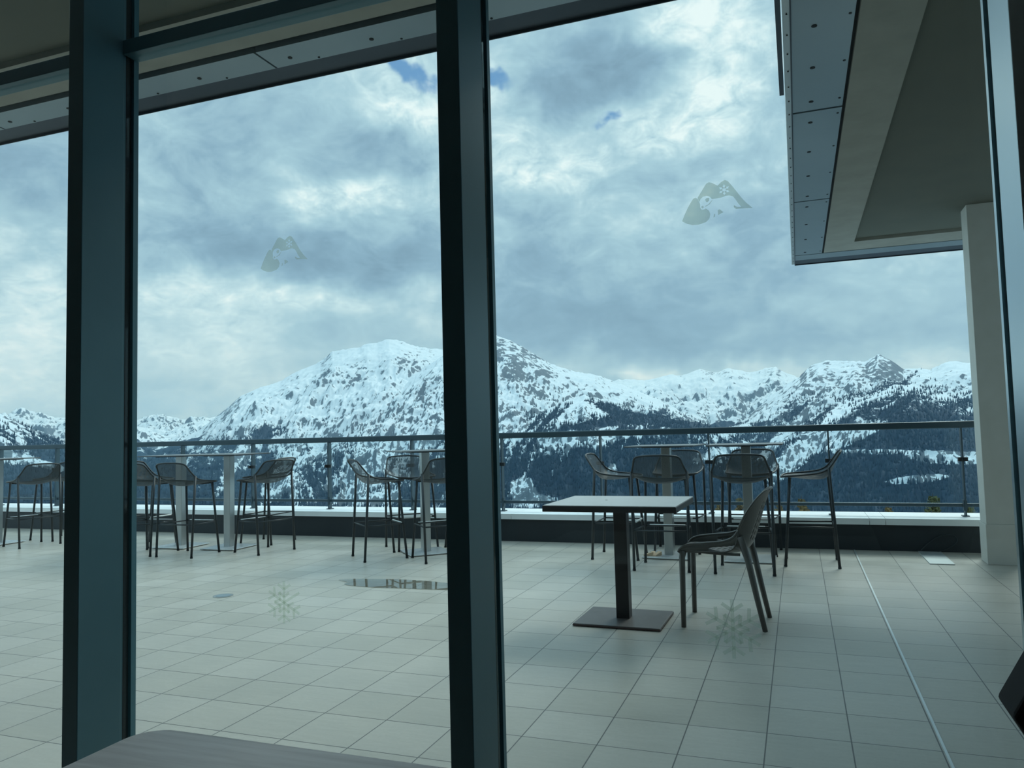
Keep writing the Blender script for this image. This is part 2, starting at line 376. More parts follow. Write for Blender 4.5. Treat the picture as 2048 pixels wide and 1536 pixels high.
# parapet + coping
tag(boxobj('parapet', (-18, PY, -3), (7, 8.72, .275), M['parapet']), 'low dark parapet wall along the far terrace edge', None, kind='structure')
cp = empty('coping', (0, 0, 0)); tag(cp, 'pale metal coping lying along the parapet', None, kind='structure')
cx_ = [-18, -15.2, -12.4, -9.6, -6.8, -4.0, -3.06, -.3, .60, .74, 3.4, 7]
for i in range(len(cx_) - 1):
    bm = new_bm(); box(bm, cx_[i] + .002, PY - .02, .275, cx_[i + 1] - .002, 8.78, .305); box(bm, cx_[i] + .002, PY - .02, .245, cx_[i + 1] - .002, PY - .016, .275); obj('coping_sheet', bm, M['coping'], cp)

# ------------------------------------------------------------------ railing
RY = 8.47
rl = empty('terrace_railing', (0, RY, .305)); tag(rl, 'dark metal and glass railing standing on the far parapet', 'railing')
def RB(name, m, *bs, parent=rl, bevel=0):
    bm = new_bm()
    for b in bs: box(bm, b[0], b[1] - RY, b[2] - .305, b[3], b[4] - RY, b[5] - .305)
    return obj(name, bm, m, parent, bevel=bevel)
hr = RB('handrail', M['rail'], (-18, RY - .028, 1.147, 7, RY + .028, 1.214), bevel=.01)
RB('lower_rail', M['rail'], (-18, RY - .012, .395, 7, RY + .012, .428), bevel=.004)
posts = [1.46 - 1.18 * k for k in range(16)] + [1.46 + 1.18 * k for k in range(1, 5)]
for k, x in enumerate(posts):
    p = RB('post', M['rail'], (x - .007, RY - .042, .305, x + .007, RY + .030, 1.157))
    RB('foot_plate', M['rail'], (x - .03, RY - .04, .305, x + .03, RY + .04, .315), parent=p)
    RB('clamp', M['gasket'], (x + .006, RY - .06, .83, x + .04, RY - .02, .868), (x - .04, RY - .06, .83, x - .006, RY - .02, .868), parent=p)
    RB('sleeve', M['rail'], (x - .014, RY - .034, .36, x + .014, RY + .034, .46), parent=p)
    g = RB('glass_panel', M['railglass'], (x - 1.18 + .03, RY - .047, .435, x - .03, RY - .037, 1.15))
    # polished light edge of each pane

# ================================================================== FURNITURE
def interp(tab, v):
    for i in range(len(tab) - 1):
        if v <= tab[i + 1][0] or i == len(tab) - 2:
            a, b = tab[i], tab[i + 1]; t = (v - a[0]) / (b[0] - a[0]); t = max(0, min(1, t))
            return [p + (q - p) * t for p, q in zip(a[1:], b[1:])]
def catmull(tab, v):
    n = len(tab); 
    for i in range(n - 1):
        if v <= tab[i + 1][0] or i == n - 2: break
    p0 = tab[max(i - 1, 0)]; p1 = tab[i]; p2 = tab[i + 1]; p3 = tab[min(i + 2, n - 1)]
    t = max(0, min(1, (v - p1[0]) / (p2[0] - p1[0])))
    return [0.5 * ((2 * b) + (-a + c) * t + (2 * a - 5 * b + 4 * c - d) * t * t + (-a + 3 * b - 3 * c + d) * t ** 3) for a, b, c, d in zip(p0[1:], p1[1:], p2[1:], p3[1:])]

# profile tables: v, forward(x), z   (front of the seat is +x)
ST_C = [(0, .225, .758), (.15, .13, .752), (.35, -.03, .735), (.5, -.135, .742), (.6, -.185, .785), (.75, -.225, .865), (.9, -.262, .945), (1, -.280, .986)]
ST_R = [(0, .205, .770), (.15, .12, .778), (.35, -.02, .790), (.5, -.11, .806), (.6, -.165, .835), (.75, -.205, .885), (.9, -.247, .944), (1, -.268, .976)]
ST_W = [(0, .190), (.05, .212), (.2, .224), (.4, .234), (.6, .236), (.75, .218), (.9, .200), (.96, .193), (1, .176)]
def st_pt(u, v):
    c = catmull(ST_C, v); r = catmull(ST_R, v); hw = catmull(ST_W, v)[0]; k = abs(u) ** 2.4
    return Vector((c[0] + (r[0] - c[0]) * k, u * hw, c[1] + (r[1] - c[1]) * k))
def make_stool():
    r = empty('bar_stool'); nu, nv = 14, 26
    bm = new_bm(); uvl = bm.loops.layers.uv.new('UVMap')
    g = [[bm.verts.new(st_pt(-1 + 2 * i / nu, j / nv)) for i in range(nu + 1)] for j in range(nv + 1)]
    for j in range(nv):
        for i in range(nu):
            f = bm.faces.new((g[j][i], g[j][i + 1], g[j + 1][i + 1], g[j + 1][i]))
            for l, (a, b) in zip(f.loops, ((i, j), (i + 1, j), (i + 1, j + 1), (i, j + 1))): l[uvl].uv = (a / nu * .46, b / nv * .72)
    sh = obj('seat_shell', bm, M['mesh'], r, smooth=True)
    bm = new_bm()
    loop = [st_pt(-1, j / 20) for j in range(21)] + [st_pt(-1 + 2 * i / 10, 1) for i in range(1, 10)] + [st_pt(1, 1 - j / 20) for j in range(21)] + [st_pt(1 - 2 * i / 10, 0) for i in range(1, 10)]
    # soften corners
    for _ in range(1): loop = [loop[i] * .5 + (loop[i - 1] + loop[(i + 1) % len(loop)]) * .25 for i in range(len(loop))]
    tube(bm, loop, .0085, 8, closed=True); obj('rim_tube', bm, M['stoolpaint'], r, smooth=True)
    feet = {}
    for s in (-1, 1):
        for nm, foot, top in (('rear', (-.215, .232 * s, 0), (-.168, .240 * s, .845)), ('front', (.215, .215 * s, 0), (.150, .178 * s, .762))):
            bm = new_bm(); tube(bm, [foot, top], .0122, 10); l = obj('leg', bm, M['stoolpaint'], r, smooth=True)
            bm = new_bm(); tube(bm, [Vector(foot), Vector(foot) + (Vector(top) - Vector(foot)) * .02], .0142, 10); obj('foot_cap', bm, M['gasket'], l)
            feet[nm, s] = (Vector(foot), Vector(top))
    def at(k, z): a, b = feet[k]; return a + (b - a) * (z / b.z)
    Z = .34
    bm = new_bm(); tube(bm, [at(('rear', -1), Z), at(('rear', 1), Z)], .007, 8); obj('stretcher', bm, M['stoolpaint'], r, smooth=True)
    for s in (-1, 1): bm = new_bm(); tube(bm, [at(('rear', s), Z), at(('front', s), Z)], .007, 8); obj('stretcher', bm, M['stoolpaint'], r, smooth=True)
    bm = new_bm(); tube(bm, [at(('front', -1), Z), at(('front', 1), Z)], .0085, 8); fr = tag(obj('footrest', bm, M['stoolpaint'], r, smooth=True), None)
    bm = new_bm(); a, b = at(('front', -1), Z), at(('front', 1), Z); tube(bm, [a + (b - a) * .10 + Vector((.002, 0, .0045)), a + (b - a) * .90 + Vector((.002, 0, .0045))], .0086, 8)
    wn = obj('worn_strip', bm, M['worn'], fr, smooth=True); wn['label'] = 'pale bare metal strip worn through the paint'
    bm = new_bm(); tube(bm, [(.150, -.178, .755), (.145, 0, .742), (.150, .178, .755)], .007, 8); obj('seat_brace', bm, M['stoolpaint'], r, smooth=True)
    return r
G_ST = 'mesh bar stools around the high tables'
STOOLS = [
 (-1.66, 7.40, 0, 'dark mesh bar stool facing right, left of the table behind the low table'),
 (-1.145, 6.885, 90, 'dark mesh bar stool with its back to us, seen above the low tabletop'),
 (-1.155, 7.86, 270, 'dark mesh bar stool facing us, seen through the one above the low tabletop'),
 (-.465, 6.87, 90, 'dark mesh bar stool with its back to us, directly behind the grey plastic chair'),
 (-.45, 7.86, 268, 'dark mesh bar stool mostly hidden behind the rightmost high table column'),
 (.06, 7.345, 180, 'rightmost dark mesh bar stool, standing in full profile facing left'),
 (-3.99, 6.88, 46, 'dark mesh bar stool facing right, left of the table beside the middle mullion'),
 (-3.97, 7.545, 315, 'dark mesh bar stool by the railing facing us, just left of the middle mullion'),
 (-3.335, 6.92, 137, 'dark mesh bar stool partly cut off by the left edge of the middle mullion'),
 (-3.31, 7.62, 225, 'dark mesh bar stool almost wholly hidden behind the middle mullion'),
 (-5.49, 7.005, 165, 'nearer dark mesh bar stool facing left, right of the steel table column'),
 (-5.92, 7.62, 182, 'farther dark mesh bar stool facing left, overlapped by one beside the steel column'),
 (-6.17, 6.63, 90, 'dark mesh bar stool standing between the two adjoining steel table columns, seen from behind'),
 (-6.73, 6.625, 92, 'dark mesh bar stool half hidden by the right edge of the left mullion'),
 (-7.24, 7.13, 0, 'dark mesh bar stool facing right behind the one beside the left mullion'),
 (-8.78, 6.85, 167, 'nearer dark mesh bar stool seen left of the left mullion'),
 (-9.02, 7.40, 178, 'farther dark mesh bar stool seen through the nearer one left of the left mullion')]
proto = make_stool()
for i, (x, y, a, lab) in enumerate(STOOLS):
    o = proto if i == 0 else copy_tree(proto)
    o.location = (x, y, 0); o.rotation_euler = (0, 0, math.radians(a)); tag(o, lab, 'bar stool', G_ST)

# high tables
def make_high_table():
    r = empty('high_table')
    boxobj('tabletop', (-.325, -.325, 1.043), (.325, .325, 1.056), M['htop'], r, bevel=.003)
    bm = new_bm(); box(bm, -.19, -.19, 1.034, .19, .19, 1.043); obj('top_plate', bm, M['stoolpaint'], r)
    col = boxobj('column', (-.042, -.042, .014), (.042, .042, 1.035), M['steel'], r, bevel=.003)
    bs = boxobj('base_plate', (-.22, -.22, .006), (.22, .22, .018), M['polished'], r, bevel=.004)
    for sx in (-1, 1):
        for sy in (-1, 1): bm = new_bm(); tube(bm, [(sx * .18, sy * .18, 0), (sx * .18, sy * .18, .007)], .018, 10); obj('glide', bm, M['gasket'], bs)
    return r
G_T = 'square high tables on steel columns along the railing'
HT = [(-1.20, 7.50, -4, 'square high table with tan wooden wedges on its steel base, behind the low table'),
      (-.46, 7.44, 0, 'rightmost square high table, its column behind the grey plastic chair'),
      (-3.66, 7.25, 43, 'square high table turned cornerwise beside the middle mullion'),
      (-6.08, 7.15, 2, 'right one of the two adjoining square high tables, its steel column clear of stools'),
      (-6.75, 7.13, 2, 'left one of the two adjoining square high tables, behind a stool'),
      (-9.40, 6.87, 0, 'square high table cut off by the left edge of the photo')]
pt = make_high_table()
for i, (x, y, a, lab) in enumerate(HT):
    o = pt if i == 0 else copy_tree(pt)
    o.location = (x, y, 0); o.rotation_euler = (0, 0, math.radians(a)); tag(o, lab, 'high table', G_T)
M['wedge'] = noisy('tan_wood_wedge', (.55, .38, .24), (.66, .47, .30), 30, rough=.7)
for (x, y, a, s, lab) in ((-1.385, 7.385, 15, .035, 'upright tan wooden wedge leftmost on the steel table base'), (-1.345, 7.42, 100, .03, 'tan wooden wedge lying between two others on the steel table base'), (-1.305, 7.40, 60, .035, 'tan wooden wedge nearest the steel column on its base')):
    bm = new_bm(); prism(bm, [(-.045, 0), (.045, 0), (.045, s), (-.045, .008)], -.02, .02); o = obj('wooden_wedge', bm, M['wedge'], None, bevel=.001, loc=(x, y, .0185)); o.rotation_euler = (0, 0, math.radians(a)); tag(o, lab, 'wedge', 'wooden wedges on the table base')

# front low table
t = tag(empty('low_table', (-1.097, 4.95, 0), math.radians(-1)), 'brown square café table with pale top and single dark column, beside the plastic chair', 'table')
boxobj('tabletop', (-.41, -.35, .735), (.41, .35, .756), M['tabletop'], t, bevel=.002)
boxobj('top_edge', (-.413, -.353, .716), (.413, .353, .7515), M['tabledark'], t, bevel=.002)
boxobj('column', (-.042, -.042, .012), (.042, .042, .72), M['tabledark'], t, bevel=.003)
b = boxobj('base_plate', (-.272, -.24, .004), (.272, .24, .018), M['basebrown'], t, bevel=.004)
boxobj('base_edge', (-.274, -.242, .003), (.274, .242, .012), M['basetrim'], b, bevel=.003)
bm = new_bm(); tube(bm, [(-.10, .03, .756), (-.10, .03, .7575)], .008, 10); obj('stain', bm, M['basebrown'], t)

# ------------------------------------------------------------------ perforated plastic chair (front +x)
M['plastic'] = noisy('taupe_plastic', (.095, .088, .078), (.11, .10, .09), 40, rough=.42, spec=.6)
CH_C = [(0, .255, .452), (.10, .20, .463), (.25, .08, .452), (.40, -.05, .440), (.50, -.13, .452), (.58, -.180, .50), (.70, -.218, .60), (.85, -.262, .74), (.95, -.293, .815), (1, -.305, .832)]
CH_R = [(0, .235, .458), (.10, .18, .462), (.25, .07, .463), (.40, -.04, .466), (.50, -.095, .500), (.58, -.118, .595), (.70, -.165, .69), (.85, -.225, .775), (.95, -.268, .818), (1, -.292, .828)]
CH_W = [(0, .175), (.06, .200), (.2, .218), (.4, .218), (.58, .208), (.72, .212), (.85, .195), (.95, .150), (1, .095)]
def ch_pt(u, v, off=0.0):
    c = catmull(CH_C, v); r = catmull(CH_R, v); hw = catmull(CH_W, v)[0]; k = abs(u) ** 2.2
    return Vector((c[0] + (r[0] - c[0]) * k, u * hw, c[1] + (r[1] - c[1]) * k))
ch = tag(empty('plastic_chair', (-.475, 5.055, 0), math.radians(178)), 'taupe moulded plastic chair with perforated seat and back, beside the low table', 'chair')
def shell(name, v0, v1, holes, nu=36, nv=40, thick=.006, parent=ch):
    bm = new_bm(); g = [[bm.verts.new(ch_pt(-1 + 2 * i / nu, v0 + (v1 - v0) * j / nv)) for i in range(nu + 1)] for j in range(nv + 1)]
    for j in range(nv):
        for i in range(nu):
            v = v0 + (v1 - v0) * (j + .5) / nv; u = -1 + 2 * (i + .5) / nu
            if holes(i, j, u, v): continue
            bm.faces.new((g[j][i], g[j][i + 1], g[j + 1][i + 1], g[j + 1][i]))
    o = obj(name, bm, M['plastic'], parent, smooth=True); md = o.modifiers.new('thickness', 'SOLIDIFY'); md.thickness = thick; md.offset = 0
    return o
def hs(i, j, u, v):
    if abs(u) > .80 or v < .06 or v > .44: return False
    return (i % 3 != 0) and (j % 3 != 0) and ((i // 3 + j // 3) % 2 == 0)
shell('seat', 0, .5, hs, 42, 42)
def hb(i, j, u, v):
    if abs(u) > .62 or v < .60 or v > .86: return False
    return (i % 3 == 1) and (j % 3 != 0)
shell('backrest', .5, 1, hb, 42, 36)
RIM = [(0, .246, .455), (.08, .232, .478), (.2, .190, .499), (.45, .088, .514), (.7, -.017, .526), (.85, -.084, .552), (1, -.122, .600)]
def low_z(x): return interp([(-.20, .468), (-.13, .440), (0, .443), (.10, .450), (.20, .452), (.246, .448)], x)[0]
def slot(x):
    if x > .062 or x < -.140: return None
    f = (.062 - x) / .202
    return (.482 - .026 * math.sin(min(1, f * 1.25) * PI / 2), .482 + .026 * f ** .8)
for s in (-1, 1):
    ys = lambda x: s * (.205 - .012 * max(0, x - .15) / .1 - .010 * max(0, -x - .05) / .1)
    bm = new_bm(); n = 44; cols = []
    for k in range(n + 1):
        x, zt = catmull(RIM, k / n); zb = low_z(x); sl = slot(x); y = ys(x)
        if sl is None: mid = (zb + zt) / 2; sl_ = (mid, mid)
        else: sl_ = (max(zb + .008, sl[0]), min(zt - .012, sl[1]))
        cols.append(([bm.verts.new((x, y, z)) for z in (zb, sl_[0])], [bm.verts.new((x, y, z)) for z in (sl_[1], zt)]))
    for k in range(n):
        A, B = cols[k], cols[k + 1]
        bm.faces.new((A[0][0], B[0][0], B[0][1], A[0][1])); bm.faces.new((A[1][0], B[1][0], B[1][1], A[1][1]))
    bmesh.ops.remove_doubles(bm, verts=bm.verts, dist=1e-5)
    o = obj('side_rail', bm, M['plastic'], ch, smooth=True); md = o.modifiers.new('thickness', 'SOLIDIFY'); md.thickness = .012; md.offset = 0
    bm = new_bm(); P = [catmull(RIM, k / 20) for k in range(21)]; tube(bm, [(x, ys(x), z - .004) for x, z in P], .0085, 8); obj('side_rim', bm, M['plastic'], ch, smooth=True)
    bm = new_bm(); tube(bm, [(.228, .205 * s, 0), (.225, .203 * s, .25), (.224, .200 * s, .42), (.215, .195 * s, .458)], .0150, 10, r2=.021); obj('leg', bm, M['plastic'], ch, smooth=True)
    bm = new_bm(); tube(bm, [(-.245, .182 * s, 0), (-.205, .180 * s, .2), (-.165, .180 * s, .41), (-.125, .198 * s, .555)], .0150, 10, r2=.022); obj('leg', bm, M['plastic'], ch, smooth=True)
bm = new_bm(); tube(bm, [(.232, -.19, .448), (.255, -.1, .444), (.262, 0, .443), (.255, .1, .444), (.232, .19, .448)], .012, 8); obj('front_rail', bm, M['plastic'], ch, smooth=True)
bm = new_bm(); tube(bm, [ch_pt(-1 + 2 * k / 24, 1) for k in range(25)], .007, 8); tp = obj('top_rim', bm, M['plastic'], ch, smooth=True)
for s in (-1, 1):
    bm = new_bm(); tube(bm, [ch_pt(s, .58 + .42 * k / 16) for k in range(17)], .008, 8, r2=.006); obj('back_rim', bm, M['plastic'], ch, smooth=True)

# ------------------------------------------------------------------ small things on the terrace
bm = new_bm(); tube(bm, [(0, 0, 0.0), (0, 0, .004)], .075, 24); d = obj('floor_drain', bm, M['steel'], None, loc=(-4.26, 4.94, 0)); tag(d, 'small round metal drain cover set in the tiles', 'drain')
bm = new_bm(); tube(bm, [(0, 0, 0.003), (0, 0, .0055)], .055, 24); obj('grate', bm, M['clad'], d)
# puddle
M['water'] = mat('still_water', (.10, .10, .09), .02, 0, .5); 
pp = []
for k in range(40):
    a = 2 * PI * k / 40; rr = 1 + .10 * math.sin(3 * a + 1) + .07 * math.sin(5 * a); pp.append((-3.04 + math.cos(a) * .68 * rr, 5.68 + math.sin(a) * .17 * rr))
bm = new_bm(); bt = [bm.verts.new((x, y, .0003)) for x, y in pp]; tp_ = [bm.verts.new((x, y, .0032)) for x, y in pp]; bm.faces.new(tp_)
for k in range(40): bm.faces.new((bt[k], bt[(k + 1) % 40], tp_[(k + 1) % 40], tp_[k]))
def water():
    m = bpy.data.materials.new('clear_puddle_water'); m.use_nodes = True; t = NT(m.node_tree); m.node_tree.nodes.clear()
    out = t.n('ShaderNodeOutputMaterial'); tr = t.n('ShaderNodeBsdfTransparent'); tr.inputs[0].default_value = (.80, .78, .74, 1)
    gl = t.n('ShaderNodeBsdfGlossy'); gl.inputs['Roughness'].default_value = .01
    fr = t.n('ShaderNodeFresnel'); fr.inputs['IOR'].default_value = 1.45
    mx = t.n('ShaderNodeMixShader'); t.set(mx.inputs[0], fr.outputs[0]); t.set(mx.inputs[1], tr.outputs[0]); t.set(mx.inputs[2], gl.outputs[0]); t.set(out.inputs[0], mx.outputs[0]); return m
tag(obj('puddle', bm, water()), 'shallow puddle on the tiles reflecting stool legs and sky', 'puddle')
bm = new_bm(); prism(bm, [(1.0, 0), (1.19, 0), (1.19, .008), (1.0, .008)], 7.48, 8.17); tag(obj('patch', bm, M['coping2'] if 'coping2' in M else M['flash']), 'pale flat patch lying on the tiles against the parapet near the pillar', 'patch')  # thin pale rectangle laid on the tiles
# cables by the parapet
M['cable'] = mat('grey_cable', (.03, .04, .045), .6)
def cable(pts, lab, m, r=.004):
    bm = new_bm(); n = 24; tab = [(i / (len(pts) - 1), *p) for i, p in enumerate(pts)]
    tube(bm, [catmull(tab, k / n) for k in range(n + 1)], r, 6); tag(obj('cable', bm, m, smooth=True), lab, 'cable')
cable([(1.02, 8.17, .008), (1.08, 8.185, .07), (1.19, 8.185, .15), (1.30, 8.185, .16), (1.33, 8.185, .10), (1.24, 8.18, .03), (1.16, 8.16, .008)], 'thin dark cable looping against the parapet near the pillar', M['cable'])
cable([(-8.75, 7.98, .006), (-8.78, 8.15, .05), (-8.80, 8.18, .15), (-8.82, 8.18, .24)], 'thin pale cable hanging down the parapet left of the left mullion', M['flash'], .004)

# ------------------------------------------------------------------ inside: wooden table and black bag
bm = new_bm()
def table_outline():
    pts = []; R = .055; x0, y1 = -1.03, 1.020
    for k in range(9): a = PI - k / 8 * PI / 2; pts.append((x0 + R + R * math.cos(a), y1 - R + R * math.sin(a)))
    for k in range(9): a = PI / 2 - k / 8 * PI / 2; pts.append((.75 - R + R * math.cos(a), y1 - R + R * math.sin(a)))
    pts += [(.75, .30), (x0, .30)]
    return pts
it = tag(empty('wooden_table', (-.14, .66, 0)), 'grey washed wooden tabletop with a rounded corner at the bottom edge, indoors by the window', 'table')
o_ = table_outline(); A = [bm.verts.new((x + .14, y - .66, .715)) for x, y in o_]; B = [bm.verts.new((x + .14, y - .66, .74)) for x, y in o_]
bm.faces.new(A); bm.faces.new(B)
for k in range(len(o_)): bm.faces.new((A[k], A[(k + 1) % len(o_)], B[(k + 1) % len(o_)], B[k]))
obj('tabletop', bm, M['wood'], it, bevel=.002)
for sx in (-1, 1):
    for sy in (-1, 1): bm = new_bm(); box(bm, sx * .75 - .025, sy * .24 - .025, 0, sx * .75 + .025, sy * .24 + .025, .715); obj('leg', bm, M['stoolpaint'], it)
bg = tag(empty('black_bag', (.36, 1.003, .741)), 'black bag at the right edge of the photo, only its corner showing', 'bag')
bm = new_bm(); prism(bm, [(-.10, 0), (.12, 0), (.17, .15), (.12, .31), (-.08, .31), (-.135, .22), (-.166, .163), (-.14, .118)], -.06, .01); obj('body', bm, M['black'], bg, bevel=.004)
bm = new_bm(); tube(bm, [(-.05, -.025, .30), (-.03, -.025, .37), (.03, -.025, .39), (.08, -.025, .37), (.09, -.025, .30)], .008, 8); obj('handle', bm, M['black'], bg, smooth=True)

# ------------------------------------------------------------------ stickers on the outer face of the panes
GY = W + .1855
def wpt(px, py, Y=GY):
    v = CR @ Vector(((px - 1024) / 1545., (768 - py) / 1545., -1)); k = Y / v.y; return (v.x * k, EYE + v.z * k)
def poly_mesh(name, polys, m, parent=None, y=GY, th=.0004):
    bm = new_bm()
    for P in polys: prism(bm, P, y, y + th)
    return obj(name, bm, m, parent)
def strokes(P, w):
    out = []
    for (x0, z0), (x1, z1) in P:
        d = Vector((x1 - x0, z1 - z0)); 
        if d.length < 1e-6: continue
        n = Vector((-d.y, d.x)).normalized() * w / 2; out.append([(x0 + n.x, z0 + n.y), (x1 + n.x, z1 + n.y), (x1 - n.x, z1 - n.y), (x0 - n.x, z0 - n.y)])
    return out
# emblem: outline built once around its own centre (metres), with cut outs left by triangulated strips
def emblem(cx, cz, s, lab):
    from mathutils.geometry import tessellate_polygon
    # coordinates in units of the big drawing (x right, y down), read from the sign itself
    def N(x, y): return Vector(((x - 960) / 1240 * .155 * s, 0, -(y - 640) / 1240 * .155 * s))
    hump = [(640, 520), (735, 380), (800, 285), (850, 262), (900, 280), (1000, 345), (1060, 290), (1130, 258), (1180, 285), (1240, 370), (1320, 490), (1410, 630), (1480, 720), (1585, 828), (1440, 815), (1300, 810), (1262, 770), (1268, 735), (1320, 775), (1392, 785), (1340, 710), (1290, 620), (1255, 572), (1190, 548), (1130, 550), (1050, 572), (890, 578), (850, 525), (800, 505), (740, 510), (690, 550), (672, 600), (655, 570)]
    left = [(560, 530), (600, 515), (640, 540), (665, 600), (680, 650), (676, 700), (700, 748), (750, 750), (775, 735), (830, 780), (852, 850), (830, 930), (770, 985), (640, 1015), (530, 1010), (420, 970), (348, 920), (390, 820), (450, 700), (510, 600)]
    ring = [[(765, 690), (820, 668), (890, 600), (905, 590), (850, 665), (775, 702)]]
    eye = [(770, 570), (800, 545), (845, 550), (840, 600), (805, 625), (780, 605)]
    bits = [[(985, 790), (1020, 782), (1080, 840), (988, 882)], [(922, 850), (936, 860), (930, 900), (905, 918)], [(700, 690), (718, 676), (738, 690), (738, 715), (718, 728), (700, 715)]]
    flakec = (1110, 435)
    e = empty('window_emblem', (cx, GY, cz)); tag(e, lab, 'sticker', 'mountain emblem stickers on the panes')
    def flat(name, polys):
        bm = new_bm()
        for P in polys:
            pts = [N(*p) for p in P]; tri = tessellate_polygon([pts])
            A = [bm.verts.new(p) for p in pts]; B = [bm.verts.new(p + Vector((0, .0004, 0))) for p in pts]
            for t3 in tri: bm.faces.new([A[i] for i in t3]); bm.faces.new([B[i] for i in t3])
            for k in range(len(pts)): bm.faces.new((A[k], A[(k + 1) % len(pts)], B[(k + 1) % len(pts)], B[k]))
        return obj(name, bm, M['vinyl'], e)
    # mountain with snowflake cut out: build the hump, boolean-free, by tessellating with a hole
    import mathutils
    hole = []
    for k in range(6):
        a = k * PI / 3 + PI / 2
        for (da, rr) in ((-.48, 22), (-.10, 45), (-.34, 70), (-.22, 82), (-.07, 74), (-.07, 98), (.07, 98), (.07, 74), (.22, 82), (.34, 70), (.10, 45)):
            hole.append((flakec[0] + rr * math.cos(a + da), flakec[1] - rr * math.sin(a + da)))
    pts = [N(*p) for p in hump]; hp = [N(*p) for p in hole][::-1]
    tri = mathutils.geometry.tessellate_polygon([pts, hp]); allp = pts + hp
    bm = new_bm(); A = [bm.verts.new(p) for p in allp]; B = [bm.verts.new(p + Vector((0, .0004, 0))) for p in allp]
    for t3 in tri:
        try: bm.faces.new([A[i] for i in t3]); bm.faces.new([B[i] for i in t3])
        except ValueError: pass
    obj('mountain_shape', bm, M['vinyl'], e)
    flat('left_shape', [left]); flat('small_shape', ring + [eye] + bits)
ex, ez = wpt(567, 507); emblem(ex, ez, 1.10, 'frosted mountain emblem sticker on the pane left of the middle mullion')
ex, ez = wpt(1432, 404); emblem(ex, ez, 1.10, 'frosted mountain emblem sticker on the pane right of the middle mullion')
def snowflake(px, py, s, miss, lab):
    cx, cz = wpt(px, py); S = []; wd = .0075 * s; R = .062 * s
    for k in range(6):
        a = k * PI / 3 + PI / 2; c, n = math.cos(a), math.sin(a)
        S.append(((0, 0), (c * R, n * R)))
        if k in miss: continue
        for sg in (-1, 1):
            for r0, L in ((R * .62, R * .42),):
                b = a + sg * PI / 3.2; S.append(((c * r0, n * r0), (c * r0 + math.cos(b) * L, n * r0 + math.sin(b) * L)))
            b = a + sg * PI / 6; m = (math.cos(b) * R * .55, math.sin(b) * R * .55); S.append(((c * R * .25, n * R * .25), m))
    bm = new_bm()
    for i, P in enumerate(strokes(S, wd)):
        prism(bm, P, 0, .0004 + i * 1e-6)
    tag(obj('window_snowflake', bm, M['vinyl'], None, loc=(cx, GY, cz)), lab, 'sticker', 'snowflake stickers low on the panes')
snowflake(568, 1205, 1.0, (5,), 'frosted snowflake sticker low on the pane left of the middle mullion')
snowflake(1466, 1258, 1.12, (), 'frosted snowflake sticker low on the pane in front of the plastic chair')

# ================================================================== MOUNTAINS (real terrain, metres, terrace at the origin)
def perlin(x, y, seed=0):
    rs = np.random.RandomState(seed); p = rs.permutation(256); ga = rs.rand(256) * 2 * np.pi
    xi = np.floor(x).astype(np.int64); yi = np.floor(y).astype(np.int64); xf = x - xi; yf = y - yi
    def g(ix, iy, dx, dy):
        a = ga[p[(p[ix & 255] + iy) & 255]]; return np.cos(a) * dx + np.sin(a) * dy
    u = xf ** 3 * (xf * (xf * 6 - 15) + 10); v = yf ** 3 * (yf * (yf * 6 - 15) + 10)
    n00 = g(xi, yi, xf, yf); n10 = g(xi + 1, yi, xf - 1, yf); n01 = g(xi, yi + 1, xf, yf - 1); n11 = g(xi + 1, yi + 1, xf - 1, yf - 1)
    return ((n00 + (n10 - n00) * u) + ((n01 + (n11 - n01) * u) - (n00 + (n10 - n00) * u)) * v) * 1.5
def fbm(x, y, oct=5, seed=0, ridged=False, gain=.5):
    s = np.zeros_like(x); a = 1.; t = 0.
    for o in range(oct):
        n = perlin(x, y, seed + o); 
        if ridged: n = 1 - 2 * np.abs(n)
        s += a * n; t += a; a *= gain; x = x * 2.03 + 5.1; y = y * 2.03 + 1.7
    return s / t
